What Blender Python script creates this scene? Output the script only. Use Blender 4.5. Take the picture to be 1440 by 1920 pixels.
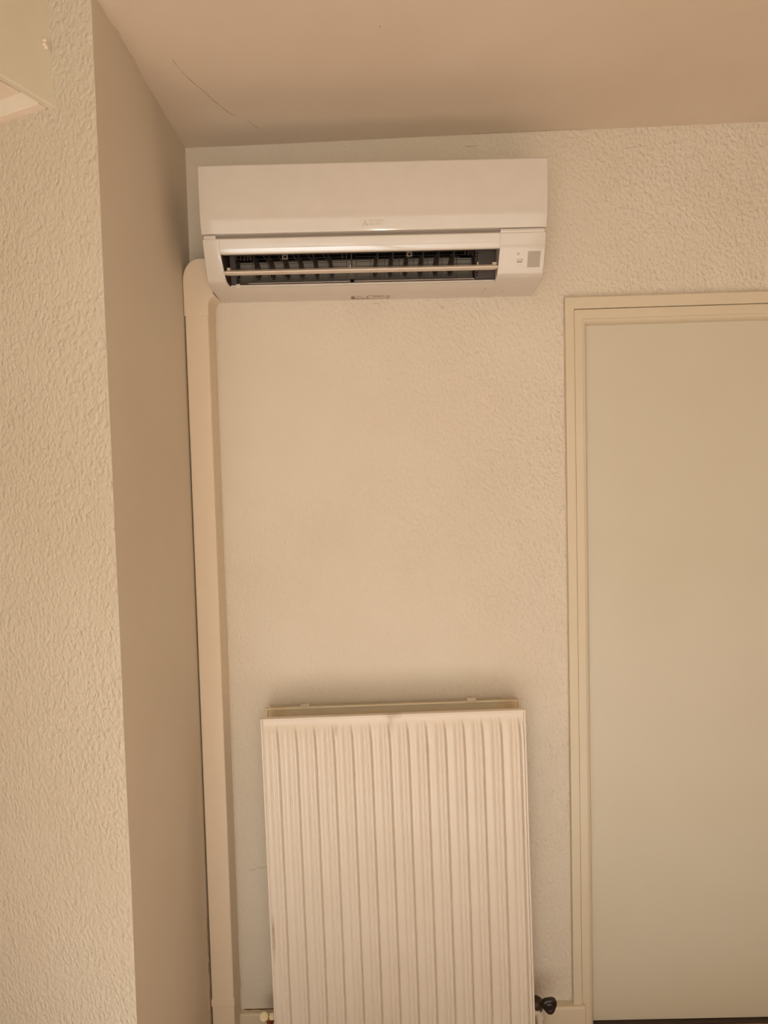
import bpy, bmesh, math, random
from mathutils import Vector, Matrix, noise

# ------------------------------------------------------------------ scene reset
for o in list(bpy.data.objects):
    bpy.data.objects.remove(o)
S = bpy.context.scene
C = S.collection
random.seed(7)

# ------------------------------------------------------------------ camera
D_CAM, H_CAM = 1.9430, 1.5417
YAW, PITCH, ROLL, FPX = -0.010638, -0.042667, -0.029005, 1340.0
cam = bpy.data.cameras.new('camera')
cam.sensor_fit = 'HORIZONTAL'
cam.sensor_width = 36.0
cam.lens = 36.0 * FPX / 1440.0
cam.clip_start = 0.02
camo = bpy.data.objects.new('camera', cam)
C.objects.link(camo)
f = Vector((math.sin(YAW) * math.cos(PITCH), math.cos(YAW) * math.cos(PITCH), math.sin(PITCH)))
r = Vector((math.cos(YAW), -math.sin(YAW), 0))
u = r.cross(f)
r2 = r * math.cos(ROLL) + u * math.sin(ROLL)
u2 = u * math.cos(ROLL) - r * math.sin(ROLL)
M = Matrix((r2, u2, -f)).transposed().to_4x4()
M.translation = Vector((0, -D_CAM, H_CAM))
camo.matrix_world = M
S.camera = camo

# ------------------------------------------------------------------ view + world + lights
S.view_settings.view_transform = 'Standard'
S.view_settings.look = 'None'
S.view_settings.gamma = 1.0
S.view_settings.use_curve_mapping = False
S.view_settings.exposure = 0.0

W = bpy.data.worlds.new('world')
S.world = W
W.use_nodes = True
W.node_tree.nodes['Background'].inputs[0].default_value = (1.0, 0.93, 0.84, 1)
W.node_tree.nodes['Background'].inputs[1].default_value = 0.6

# room numbers (metres): back wall y=0, floor z=0
H = 2.4496
XR, YB, XL = 2.9, -3.9, -2.1
WIN = (-1.40, 1.20, 0.06, 2.15)       # rear glazed door: x0, x1, z0, z1

def area(name, loc, sx, sy, power, col, aim):
    l = bpy.data.lights.new(name, 'AREA')
    l.shape = 'RECTANGLE'; l.size = sx; l.size_y = sy
    l.energy = power; l.color = col
    o = bpy.data.objects.new(name, l); C.objects.link(o)
    o.location = loc
    o.rotation_euler = (Vector(aim) - Vector(loc)).to_track_quat('-Z', 'Y').to_euler()
    return o
area('window_daylight', ((WIN[0] + WIN[1]) / 2, YB + 0.05, (WIN[2] + WIN[3]) / 2), WIN[1] - WIN[0] - .1, WIN[3] - WIN[2] - .1,
     27.0, (1.0, 0.93, 0.78), ((WIN[0] + WIN[1]) / 2, 0, (WIN[2] + WIN[3]) / 2 + .4))
sun = bpy.data.lights.new('sun', 'SUN')
sun.energy = 36.0; sun.color = (0.80, 0.94, 1.0); sun.angle = math.radians(.6)
suno = bpy.data.objects.new('sun', sun); C.objects.link(suno)
suno.rotation_euler = Vector((.10, math.cos(math.radians(38)), -math.sin(math.radians(38)))).to_track_quat('-Z', 'Y').to_euler()
fl = bpy.data.lights.new('phone_lamp', 'POINT')
fl.energy = 7.0; fl.color = (1.0, 0.90, 0.76); fl.shadow_soft_size = 0.006
flo = bpy.data.objects.new('phone_lamp', fl); C.objects.link(flo)
flo.location = (-0.015, -D_CAM - 0.012, H_CAM + 0.035)

# ------------------------------------------------------------------ materials
def s2l(c):
    return tuple(((x / 255) / 12.92 if x / 255 <= .04045 else (((x / 255) + .055) / 1.055) ** 2.4) for x in c) + (1,)

def base_mat(name, col, rough=.6, spec=.5, metal=0.0):
    m = bpy.data.materials.new(name); m.use_nodes = True
    nt = m.node_tree; b = nt.nodes['Principled BSDF']
    b.inputs['Base Color'].default_value = s2l(col)
    b.inputs['Roughness'].default_value = rough
    b.inputs['Specular IOR Level'].default_value = spec
    b.inputs['Metallic'].default_value = metal
    return m, nt, b

def N(nt, t, **kw):
    n = nt.nodes.new(t)
    for k, v in kw.items():
        if k in n.inputs.keys() if hasattr(n.inputs, 'keys') else False:
            n.inputs[k].default_value = v
        else:
            setattr(n, k, v)
    return n

def mottle(nt, b, col, amt=.05, scale=3.0, tint=None):
    """slight large scale colour variation of the paint"""
    g = N(nt, 'ShaderNodeNewGeometry')
    n = N(nt, 'ShaderNodeTexNoise'); n.inputs['Scale'].default_value = scale; n.inputs['Detail'].default_value = 4
    nt.links.new(g.outputs['Position'], n.inputs['Vector'])
    r_ = N(nt, 'ShaderNodeValToRGB')
    c = s2l(col)
    t = tint or (c[0] * (1 - amt), c[1] * (1 - amt * 1.3), c[2] * (1 - amt * 1.8), 1)
    r_.color_ramp.elements[0].position = .35; r_.color_ramp.elements[0].color = t
    r_.color_ramp.elements[1].position = .65; r_.color_ramp.elements[1].color = c
    nt.links.new(n.outputs['Fac'], r_.inputs['Fac'])
    nt.links.new(r_.outputs['Color'], b.inputs['Base Color'])
    return g, r_

def plaster(name, col, scale, dist, smin, smax, modscale=1.6, stretch=(1, 1, .75), amt=.04, fine=.12, gradx=0.0):
    m, nt, b = base_mat(name, col, .62, .35)
    g, _ = mottle(nt, b, col, amt)
    mp = N(nt, 'ShaderNodeMapping'); mp.inputs['Scale'].default_value = stretch
    mp.inputs['Rotation'].default_value = (0, .35, .2)
    nt.links.new(g.outputs['Position'], mp.inputs['Vector'])
    # crumbly, ridged lumps
    a = N(nt, 'ShaderNodeTexNoise'); a.inputs['Scale'].default_value = scale; a.inputs['Detail'].default_value = 1.2
    a.inputs['Roughness'].default_value = .5; a.inputs['Distortion'].default_value = .25
    a2 = N(nt, 'ShaderNodeTexVoronoi'); a2.feature = 'SMOOTH_F1'; a2.inputs['Scale'].default_value = scale * .85
    a2.inputs['Smoothness'].default_value = .9
    a3 = N(nt, 'ShaderNodeTexNoise'); a3.inputs['Scale'].default_value = scale * 3.2; a3.inputs['Detail'].default_value = 3
    wv = N(nt, 'ShaderNodeTexNoise'); wv.inputs['Scale'].default_value = scale * .5
    add = N(nt, 'ShaderNodeVectorMath', operation='SCALE'); add.inputs['Scale'].default_value = .6 / scale
    nt.links.new(mp.outputs[0], wv.inputs['Vector'])
    nt.links.new(wv.outputs['Color'], add.inputs[0])
    add2 = N(nt, 'ShaderNodeVectorMath', operation='ADD')
    nt.links.new(mp.outputs[0], add2.inputs[0]); nt.links.new(add.outputs[0], add2.inputs[1])
    for t in (a, a3):
        nt.links.new(mp.outputs[0], t.inputs['Vector'])
    nt.links.new(add2.outputs[0], a2.inputs['Vector'])
    m1 = N(nt, 'ShaderNodeMath', operation='MULTIPLY'); m1.inputs[1].default_value = -.35
    nt.links.new(a2.outputs['Distance'], m1.inputs[0])
    m2 = N(nt, 'ShaderNodeMath', operation='MULTIPLY_ADD'); m2.inputs[1].default_value = .9
    nt.links.new(a.outputs['Fac'], m2.inputs[0]); nt.links.new(m1.outputs[0], m2.inputs[2])
    m3 = N(nt, 'ShaderNodeMath', operation='MULTIPLY_ADD'); m3.inputs[1].default_value = fine
    nt.links.new(a3.outputs['Fac'], m3.inputs[0]); nt.links.new(m2.outputs[0], m3.inputs[2])
    # where the coat is thick and where it was rubbed smooth
    mod = N(nt, 'ShaderNodeTexNoise'); mod.inputs['Scale'].default_value = modscale; mod.inputs['Detail'].default_value = 2
    nt.links.new(g.outputs['Position'], mod.inputs['Vector'])
    src = mod.outputs['Fac']
    if gradx:
        sx = N(nt, 'ShaderNodeSeparateXYZ'); nt.links.new(g.outputs['Position'], sx.inputs[0])
        ma = N(nt, 'ShaderNodeMath', operation='MULTIPLY_ADD'); ma.inputs[1].default_value = gradx
        nt.links.new(sx.outputs['X'], ma.inputs[0]); nt.links.new(src, ma.inputs[2])
        src = ma.outputs[0]
    mr = N(nt, 'ShaderNodeMapRange'); mr.inputs['From Min'].default_value = .3; mr.inputs['From Max'].default_value = .7
    mr.inputs['To Min'].default_value = smin; mr.inputs['To Max'].default_value = smax
    nt.links.new(src, mr.inputs['Value'])
    bp = N(nt, 'ShaderNodeBump'); bp.inputs['Distance'].default_value = dist
    nt.links.new(mr.outputs[0], bp.inputs['Strength'])
    nt.links.new(m3.outputs[0], bp.inputs['Height'])
    nt.links.new(bp.outputs[0], b.inputs['Normal'])
    return m

def smooth_paint(name, col, rough=.5, spec=.4, bscale=60, bdist=.0004, amt=.03, mscale=4, bstr=.4):
    m, nt, b = base_mat(name, col, rough, spec)
    g, _ = mottle(nt, b, col, amt, mscale)
    n = N(nt, 'ShaderNodeTexNoise'); n.inputs['Scale'].default_value = bscale; n.inputs['Detail'].default_value = 4
    nt.links.new(g.outputs['Position'], n.inputs['Vector'])
    bp = N(nt, 'ShaderNodeBump'); bp.inputs['Distance'].default_value = bdist; bp.inputs['Strength'].default_value = bstr
    nt.links.new(n.outputs['Fac'], bp.inputs['Height']); nt.links.new(bp.outputs[0], b.inputs['Normal'])
    return m

def plain(name, col, rough=.4, spec=.5, metal=0.0):
    m, nt, b = base_mat(name, col, rough, spec, metal)
    mottle(nt, b, col, .02, 20)
    return m

def stained(name, col, rough, spots, stain=(150, 95, 45)):
    """paint with rust stains round given points (x,y,z,rx,rz,strength)"""
    m, nt, b = base_mat(name, col, rough, .4)
    g, rmp = mottle(nt, b, col, .03, 5)
    cur = rmp.outputs['Color']
    nz = N(nt, 'ShaderNodeTexNoise'); nz.inputs['Scale'].default_value = 45; nz.inputs['Detail'].default_value = 4
    nt.links.new(g.outputs['Position'], nz.inputs['Vector'])
    for (x, y, z, rx, rz, st) in spots:
        sub = N(nt, 'ShaderNodeVectorMath', operation='SUBTRACT'); sub.inputs[1].default_value = (x, y, z)
        nt.links.new(g.outputs['Position'], sub.inputs[0])
        mul = N(nt, 'ShaderNodeVectorMath', operation='MULTIPLY'); mul.inputs[1].default_value = (1 / rx, 1 / .05, 1 / rz)
        nt.links.new(sub.outputs[0], mul.inputs[0])
        ln = N(nt, 'ShaderNodeVectorMath', operation='LENGTH'); nt.links.new(mul.outputs[0], ln.inputs[0])
        mr = N(nt, 'ShaderNodeMapRange'); mr.inputs['From Min'].default_value = 1; mr.inputs['From Max'].default_value = 0
        mr.inputs['To Max'].default_value = st
        nt.links.new(ln.outputs['Value'], mr.inputs['Value'])
        mm = N(nt, 'ShaderNodeMath', operation='MULTIPLY'); nt.links.new(mr.outputs[0], mm.inputs[0]); nt.links.new(nz.outputs['Fac'], mm.inputs[1])
        mx = N(nt, 'ShaderNodeMix'); mx.data_type = 'RGBA'
        nt.links.new(mm.outputs[0], mx.inputs[0]); nt.links.new(cur, mx.inputs[6]); mx.inputs[7].default_value = s2l(stain)
        cur = mx.outputs[2]
    nt.links.new(cur, b.inputs['Base Color'])
    return m

def wood(name, c1, c2):
    m, nt, b = base_mat(name, c1, .4, .5)
    g = N(nt, 'ShaderNodeNewGeometry')
    mp = N(nt, 'ShaderNodeMapping'); mp.inputs['Scale'].default_value = (22, 1.6, 1)
    nt.links.new(g.outputs['Position'], mp.inputs['Vector'])
    n = N(nt, 'ShaderNodeTexNoise'); n.inputs['Scale'].default_value = 2.0; n.inputs['Detail'].default_value = 6
    n.inputs['Distortion'].default_value = .6
    nt.links.new(mp.outputs[0], n.inputs['Vector'])
    rr = N(nt, 'ShaderNodeValToRGB')
    rr.color_ramp.elements[0].position = .3; rr.color_ramp.elements[0].color = s2l(c1)
    rr.color_ramp.elements[1].position = .7; rr.color_ramp.elements[1].color = s2l(c2)
    nt.links.new(n.outputs['Fac'], rr.inputs['Fac']); nt.links.new(rr.outputs['Color'], b.inputs['Base Color'])
    return m

M_WALL = plaster('stucco_back', (228, 218, 201), 118, .0075, .25, .95, gradx=.25, fine=.06)
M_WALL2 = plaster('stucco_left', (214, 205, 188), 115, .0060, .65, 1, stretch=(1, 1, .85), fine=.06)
M_RETURN = plaster('plaster_return', (222, 212, 195), 55, .0016, .12, .35, stretch=(1, 1, .3))
M_CEIL = plaster('ceiling_paint', (226, 213, 196), 30, .0006, .1, .3, amt=.05)
M_ROOM = smooth_paint('room_paint', (226, 216, 200), .7)
M_DOOR = smooth_paint('door_paint', (217, 210, 191), .42, .45, 40, .0006, .03, 2.5)
M_TRIM = smooth_paint('trim_paint', (222, 210, 186), .4, .45, 25, .0006)
M_BASE = smooth_paint('skirting_paint', (224, 211, 188), .4)
M_AC = plain('white_plastic', (218, 211, 202), .09, .5)
M_ACM = plain('white_plastic_matt', (224, 215, 204), .35, .5)
M_VANE = plain('vane_plastic', (228, 216, 203), .3)
M_REFL = plain('panel_reflection', (233, 227, 215), .08, .6)  # paler gloss tone for a painted reflection on the panel; unused
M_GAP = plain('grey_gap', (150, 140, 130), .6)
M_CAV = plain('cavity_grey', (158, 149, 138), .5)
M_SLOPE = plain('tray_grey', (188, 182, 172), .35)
M_LIP = plain('tray_lip_grey', (205, 199, 190), .12)
M_DARK = plain('dark_plastic', (58, 44, 36), .5)
M_BLK = plain('black_slot', (14, 12, 12), .8, .1)
M_FIN = plain('fin_plastic', (74, 62, 54), .5)
M_WIRE = plain('guard_wire', (22, 20, 20), .5)
M_BROWN = plain('brown_seal', (92, 44, 34), .6)
M_GREY = plain('sensor_window', (172, 162, 144), .3)
M_PRINT = plain('grey_print', (190, 178, 165), .5)
M_INK = plain('brown_print', (138, 118, 100), .6)
M_PALE = plain('pale_lens', (226, 222, 220), .2)
M_DUCT = plain('trunking_plastic', (231, 215, 192), .38)
M_RAD = stained('radiator_enamel', (234, 223, 208), .33,
                [(-.012, -.13, .945, .03, .022, 1.0), (-.018, -.13, .925, .012, .05, .5), (-.339, -.13, .36, .006, .075, 1.3),
                 (-.16, -.13, .905, .006, .02, .8), (.075, -.13, .85, .01, .02, .35)])
M_RADB = stained('radiator_enamel_back', (236, 224, 198), .4,
                 [(.31, -.045, .93, .05, .04, .9), (-.33, -.045, .92, .04, .05, .8)], (190, 150, 80))
M_CAP = plain('cream_cap', (236, 220, 178), .4)
M_KNOB = plain('black_knob', (38, 30, 28), .25)
M_KNOBB = plain('brown_knob_neck', (60, 42, 28), .4)
M_METAL = plain('painted_valve', (220, 208, 190), .3)
M_BRASS = plain('brass', (150, 90, 50), .35, .5, .6)
M_CRACK = plain('crack_shadow', (134, 108, 80), .9, .05)
M_RUST = plain('bare_plaster', (172, 112, 76), .9, .05)
M_DIRT = plain('dirt', (128, 92, 60), .9, .05)
M_BOX = plain('casing_white', (226, 219, 200), .4)
M_BOXU = plain('casing_underside', (240, 226, 212), .4)
M_BOXW = plain('casing_slot_white', (250, 246, 236), .5)
M_FLOOR = wood('floor_wood', (132, 98, 74), (172, 134, 106))
M_FRAME = plain('window_frame_white', (230, 228, 222), .4)

# ------------------------------------------------------------------ mesh helpers
def new_obj(name, bm, mat, parent=None, bevel=0, seg=2, smooth=False, **props):
    bmesh.ops.remove_doubles(bm, verts=bm.verts, dist=1e-6)
    bmesh.ops.recalc_face_normals(bm, faces=bm.faces)
    me = bpy.data.meshes.new(name); bm.to_mesh(me); bm.free()
    if isinstance(mat, (list, tuple)):
        for m_ in mat: me.materials.append(m_)
    else:
        me.materials.append(mat)
    o = bpy.data.objects.new(name, me); C.objects.link(o)
    if parent: o.parent = parent
    if smooth:
        for p in me.polygons: p.use_smooth = True
        me.set_sharp_from_angle(angle=math.radians(35))
    if bevel:
        b = o.modifiers.new('bevel', 'BEVEL'); b.width = bevel; b.segments = seg; b.limit_method = 'ANGLE'
        b.angle_limit = math.radians(30)
        w = o.modifiers.new('wn', 'WEIGHTED_NORMAL'); w.keep_sharp = False
        for p in me.polygons: p.use_smooth = True
    for k, v in props.items(): o[k] = v
    return o

def root(name, loc, label, cat, group=None, rot=(0, 0, 0)):
    o = bpy.data.objects.new(name, None); C.objects.link(o)
    o.empty_display_size = .05
    o.location = loc; o.rotation_euler = rot
    if label: o['label'] = label
    if cat: o['category'] = cat
    if group: o['group'] = group
    return o

def box(bm, x0, x1, y0, y1, z0, z1):
    vs = [bm.verts.new((x, y, z)) for x in (x0, x1) for y in (y0, y1) for z in (z0, z1)]
    for q in ((0, 1, 3, 2), (4, 6, 7, 5), (0, 4, 5, 1), (2, 3, 7, 6), (0, 2, 6, 4), (1, 5, 7, 3)):
        bm.faces.new([vs[i] for i in q])
    return vs

def prism_x(bm, prof, x0, x1, dx0=None, dx1=None):
    """profile of (depth, z); depth is towards the room (-y)"""
    a = [bm.verts.new((x0 + (dx0[i] if dx0 else 0), -d, z)) for i, (d, z) in enumerate(prof)]
    b = [bm.verts.new((x1 + (dx1[i] if dx1 else 0), -d, z)) for i, (d, z) in enumerate(prof)]
    n = len(prof)
    for i in range(n):
        j = (i + 1) % n
        bm.faces.new((a[i], a[j], b[j], b[i]))
    bm.faces.new(a[::-1]); bm.faces.new(b)

def sheet_x(bm, prof, x0, x1, nx=1):
    rows = [[bm.verts.new((x0 + (x1 - x0) * k / nx, -d, z)) for k in range(nx + 1)] for d, z in prof]
    for i in range(len(prof) - 1):
        for k in range(nx):
            bm.faces.new((rows[i][k], rows[i + 1][k], rows[i + 1][k + 1], rows[i][k + 1]))

def prism_z(bm, pts, z0, z1):
    a = [bm.verts.new((x, y, z0)) for x, y in pts]; b = [bm.verts.new((x, y, z1)) for x, y in pts]
    n = len(pts)
    for i in range(n):
        j = (i + 1) % n
        bm.faces.new((a[i], a[j], b[j], b[i]))
    bm.faces.new(a[::-1]); bm.faces.new(b)

def tube(bm, p, q, rad, seg=20, rad2=None):
    p = Vector(p); q = Vector(q); d = (q - p).normalized()
    up = Vector((0, 0, 1)) if abs(d.z) < .9 else Vector((1, 0, 0))
    e1 = d.cross(up).normalized(); e2 = d.cross(e1)
    rad2 = rad if rad2 is None else rad2
    A = [bm.verts.new(p + (e1 * math.cos(t) + e2 * math.sin(t)) * rad) for t in [2 * math.pi * k / seg for k in range(seg)]]
    B = [bm.verts.new(q + (e1 * math.cos(t) + e2 * math.sin(t)) * rad2) for t in [2 * math.pi * k / seg for k in range(seg)]]
    for i in range(seg):
        j = (i + 1) % seg
        bm.faces.new((A[i], A[j], B[j], B[i]))
    bm.faces.new(A[::-1]); bm.faces.new(B)

def lathe(bm, prof, origin, axis, seg=24):
    """prof: (distance along axis, radius)"""
    o = Vector(origin); d = Vector(axis).normalized()
    up = Vector((0, 0, 1)) if abs(d.z) < .9 else Vector((1, 0, 0))
    e1 = d.cross(up).normalized(); e2 = d.cross(e1)
    rings = []
    for s, rr in prof:
        rings.append([bm.verts.new(o + d * s + (e1 * math.cos(2 * math.pi * k / seg) + e2 * math.sin(2 * math.pi * k / seg)) * max(rr, 1e-5)) for k in range(seg)])
    for a, b in zip(rings, rings[1:]):
        for i in range(seg):
            j = (i + 1) % seg
            bm.faces.new((a[i], a[j], b[j], b[i]))
    bm.faces.new(rings[0][::-1]); bm.faces.new(rings[-1])

def BM(): return bmesh.new()

def struct(name, bm, mat, parent=None, **k):
    o = new_obj(name, bm, mat, parent, **k)
    if parent is None: o['kind'] = 'structure'
    return o

# ------------------------------------------------------------------ room shell
LEAN = .0057                      # the door trim leans a touch
DX0, DX1, DZ = .500, 1.335, 1.985 # door opening in the back wall
# back wall with the door opening
bm = BM()
box(bm, -.75, DX0, 0, .14, -.02, 2.56)
box(bm, DX0, DX1, 0, .14, DZ, 2.56)
box(bm, DX1, XR + .1, 0, .14, -.02, 2.56)
wall_back = struct('wall_back', bm, M_WALL)

# left pier: smooth return face, and the coarse face that runs off to the left
ang = math.radians(24)
P0 = (-.517, -.6165)
def wl(s): return (P0[0] - s * math.cos(ang), P0[1] + s * math.sin(ang))
pts_t = [P0, (-.5225, 0), (-.5225, .14), (-2.3, .35), wl(1.95)]
pts_b = [P0, (-.5275, 0), (-.5275, .14), (-2.3, .35), wl(1.95)]
bm = BM()
nz_ = 60
rings = []
for k in range(nz_ + 1):
    t = k / nz_; z = -.02 + 2.58 * t
    rings.append([bm.verts.new((a[0] * (1 - t) + b[0] * t + (noise.noise(Vector((0, 3.1, z * 3))) * .0012 if i == 0 else 0),
                                a[1] * (1 - t) + b[1] * t, z)) for i, (a, b) in enumerate(zip(pts_b, pts_t))])
for k in range(nz_):
    for i in range(5):
        j = (i + 1) % 5
        fc = bm.faces.new((rings[k][i], rings[k][j], rings[k + 1][j], rings[k + 1][i]))
        fc.material_index = 1 if i == 0 else 0
bm.faces.new(rings[0]); bm.faces.new(rings[-1])
wall_left = struct('wall_left', bm, [M_WALL2, M_RETURN])

# far walls of the room, floor, ceiling
bm = BM(); box(bm, XL - .12, XL, YB, .1, -.02, 2.56); struct('wall_far_left', bm, M_ROOM)
bm = BM(); box(bm, XR, XR + .12, YB, 0, -.02, 2.56); struct('wall_right', bm, M_ROOM)
bm = BM()
box(bm, XL - .12, WIN[0], YB - .2, YB, -.02, 2.56); box(bm, WIN[1], XR + .12, YB - .2, YB, -.02, 2.56)
box(bm, WIN[0], WIN[1], YB - .2, YB, WIN[3], 2.56); box(bm, WIN[0], WIN[1], YB - .2, YB, -.02, WIN[2])
struct('wall_rear', bm, M_ROOM)
win = root('window_1', ((WIN[0] + WIN[1]) / 2, YB - .1, WIN[2]), None, None); win['kind'] = 'structure'
hw, hh = (WIN[1] - WIN[0]) / 2, WIN[3] - WIN[2]
bm = BM()
for a_ in (-hw, -.04, hw - .07): box(bm, a_, a_ + (.07 if a_ != -.04 else .08), -.03, .03, 0, hh)
box(bm, -hw, hw, -.029, .029, 0, .08); box(bm, -hw, hw, -.029, .029, hh - .08, hh)
new_obj('window_frame', bm, M_FRAME, win, bevel=.003)

bm = BM(); box(bm, XL, XR, YB, 0, -.04, -.012)
floor = struct('floor', bm, M_FLOOR)
nb = 26; pw = (XR - XL) / nb
bm = BM(); box(bm, -pw / 2 + .0006, pw / 2 - .0006, YB, 0, -.012, 0)
plank = new_obj('plank', bm, M_FLOOR, floor)                 # floor boards run towards the back wall
plank.location = (XL + pw / 2, 0, 0)
for k in range(1, nb):
    c = plank.copy(); C.objects.link(c); c.location = (XL + pw * (k + .5), 0, 0)
bm = BM()
n1, n2 = 120, 30
def ceil_z(x, y):
    return H + .006 + .011 * (x - .3) + .06 * max(0, min(1, (-.58 - x) / .08)) + .002 * noise.noise(Vector((x * 1.5, y * 1.5, 0)))
g_ = [[bm.verts.new((XL - .1 + (XR - XL + .2) * i / n1, YB - .1 + (-YB + .5) * j / n2, 0)) for j in range(n2 + 1)] for i in range(n1 + 1)]
for row in g_:
    for v in row: v.co.z = ceil_z(v.co.x, v.co.y)
for i in range(n1):
    for j in range(n2):
        bm.faces.new((g_[i][j], g_[i + 1][j], g_[i + 1][j + 1], g_[i][j + 1]))
geo = bmesh.ops.extrude_face_region(bm, geom=list(bm.faces))
for v in [e for e in geo['geom'] if isinstance(e, bmesh.types.BMVert)]: v.co.z = 2.6
ceiling = struct('ceiling', bm, M_CEIL, smooth=True)

# thin cracks, built as narrow slivers that follow the surface
def crack(name, pts, width, mat, parent, nrm, jit=.0006, sub=4):
    bm = BM(); P = []
    for a, b in zip(pts, pts[1:]):
        for k in range(sub): P.append(Vector(a).lerp(Vector(b), k / sub))
    P.append(Vector(pts[-1]))
    n = Vector(nrm); rows = []
    for i, p in enumerate(P):
        t = (P[min(i + 1, len(P) - 1)] - P[max(i - 1, 0)]).normalized(); s = t.cross(n).normalized()
        w = width * (.35 + random.random() * .8) * (1 if 0 < i < len(P) - 1 else .2)
        q = p + s * (random.random() - .5) * 2 * jit
        rows.append([bm.verts.new(q - s * w / 2 + n * .0002), bm.verts.new(q + s * w / 2 + n * .0002),
                     bm.verts.new(q + s * w / 2 - n * .0015), bm.verts.new(q - s * w / 2 - n * .0015)])
    for a, b in zip(rows, rows[1:]):
        for i in range(4): bm.faces.new((a[i], a[(i + 1) % 4], b[(i + 1) % 4], b[i]))
    bm.faces.new(rows[0]); bm.faces.new(rows[-1][::-1])
    return new_obj(name, bm, mat, parent)

cp = [(-.4372, -.3965), (-.4324, -.3632), (-.4233, -.326), (-.4151, -.3), (-.4078, -.2822), (-.3985, -.257), (-.3894, -.224),
      (-.3788, -.1994), (-.3665, -.169), (-.3511, -.1502)]
C3 = lambda L: [(x, y, ceil_z(x, y)) for x, y in L]
crack('crack', C3(cp), .0011, M_CRACK, ceiling, (0, 0, -1))
crack('crack', C3([(-.329, -.128), (-.322, -.114), (-.315, -.0976), (-.310, -.088)]), .0012, M_CRACK, ceiling, (0, 0, -1))
crack('crack', C3([(-.297, -.0688), (-.29, -.058)]), .001, M_CRACK, ceiling, (0, 0, -1))
bm = BM(); tube(bm, (.005, -.4712, ceil_z(.005, -.4712) + .002), (.005, -.4712, ceil_z(.005, -.4712) - .0004), .0014, 8)
new_obj('nail_hole', bm, M_CRACK, ceiling)
# open joint between ceiling and return wall
crack('joint_crack', C3([(-.5165, -.515), (-.514, -.49), (-.5165, -.46), (-.5175, -.42), (-.5155, -.405), (-.518, -.37)]), .0007, M_CRACK, ceiling, (0, 0, -1))
crack('joint_crack', C3([(.22, -.002), (.3, -.003), (.36, -.002), (.47, -.003), (.55, -.002)]), .0011, M_CRACK, ceiling, (0, 0, -1))
# small knocks and hairlines in the stucco of the back wall
for L in ([(-.035, 0, 2.018), (-.03, 0, 2.0215), (-.022, 0, 2.022), (-.014, 0, 2.019)],
          [(.146, 0, 2.004), (.152, 0, 2.007), (.154, 0, 2.002), (.150, 0, 1.998)],
          [(.22, 0, 2.425), (.26, 0, 2.427)], [(.64, 0, 2.405), (.70, 0, 2.412)],
          [(.094, 0, 1.855), (.098, 0, 1.857)], [(-.0, 0, 1.815), (.008, 0, 1.818)],
          [(-.425, 0, .470), (-.41, 0, .473), (-.392, 0, .479), (-.388, 0, .475), (-.380, 0, .481), (-.372, 0, .474), (-.360, 0, .482), (-.35, 0, .480)]):
    crack('wall_crack', L, .0008, M_CRACK, wall_back, (0, -1, 0), .0008, 3)

# ------------------------------------------------------------------ skirting
bm = BM(); prism_x(bm, [(0, 0), (.020, 0), (.020, .068), (.017, .072), (.0, .072)], -.50, .494)
baseboard = struct('baseboard_back', bm, M_BASE, bevel=.002)
crack('dirty_joint', [(-.455, -.0015, .0725), (-.40, -.0015, .0725), (-.33, -.0015, .0725)], .005, M_DIRT, baseboard, (0, 0, 1), .0005)
bm = BM(); prism_x(bm, [(0, 0), (.028, 0), (.028, .073), (.024, .078), (.0, .078)], .352, .4955)
struct('trim_1', bm, M_BASE, bevel=.002)

# ------------------------------------------------------------------ door with its frame
door = root('door_1', (.90, 0, 0), 'cream painted flat door with stepped trim to the right of the radiator', None); door['kind'] = 'structure'
def dtrim(name, outer, inner, ztop_o, ztop_i, y0, y1, mat, bev, prof=None):
    """U shaped surround: left leg, head, right leg, mitred"""
    xo, xi = outer, inner; xr_i = 1.80 - (xi - .0); xr_o = 1.80 - (xo - .0)
    xr_i, xr_o = 1.835 - xi, 1.835 - xo
    bm = BM()
    P = [(xo, 0), (xo, ztop_o), (xr_o, ztop_o), (xr_o, 0), (xr_i, 0), (xr_i, ztop_i), (xi, ztop_i), (xi, 0)]
    A = [bm.verts.new((x - .90 + LEAN * (z - 2.0), y0, z)) for x, z in P]
    B = [bm.verts.new((x - .90 + LEAN * (z - 2.0), y1, z)) for x, z in P]
    for q in ((0, 1, 6, 7), (1, 2, 5, 6), (2, 3, 4, 5)):
        bm.faces.new([A[i] for i in q]); bm.faces.new([B[i] for i in reversed(q)])
    for i in range(8):
        j = (i + 1) % 8
        bm.faces.new((A[i], A[j], B[j], B[i]))
    return new_obj(name, bm, mat, door, bevel=bev)
dtrim('casing', .4765, .5005, 2.0165, 1.9857, -.017, .0, M_TRIM, .0015)
dtrim('door_frame', .5017, .5245, 1.9845, 1.9590, -.0125, .09, M_TRIM, .0015)
# quarter-round bead inside the frame
def bead():
    bm = BM()
    xi, zt = .5248, 1.9588; rr = .0125
    secs = []
    for t in range(7):
        a = math.pi / 2 * t / 6
        secs.append((rr * math.sin(a), -.0105 + .026 * (1 - math.cos(a))))   # inset, y
    secs += [(rr, .0175), (0, .0175)]
    def ring(k):
        out = []
        for ins, y in secs:
            x, z = [(xi + ins, 0), (xi + ins, zt - ins), (1.835 - xi - ins, zt - ins), (1.835 - xi - ins, 0)][k]
            out.append(bm.verts.new((x - .90 + LEAN * (z - 2.0), y, z)))
        return out
    R = [ring(k) for k in range(4)]
    n = len(secs)
    for a, b in zip(R, R[1:]):
        for i in range(n): bm.faces.new((a[i], a[(i + 1) % n], b[(i + 1) % n], b[i]))
    bm.faces.new(R[0]); bm.faces.new(R[-1][::-1])
    return new_obj('bead', bm, M_TRIM, door, smooth=True)
bead()
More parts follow.
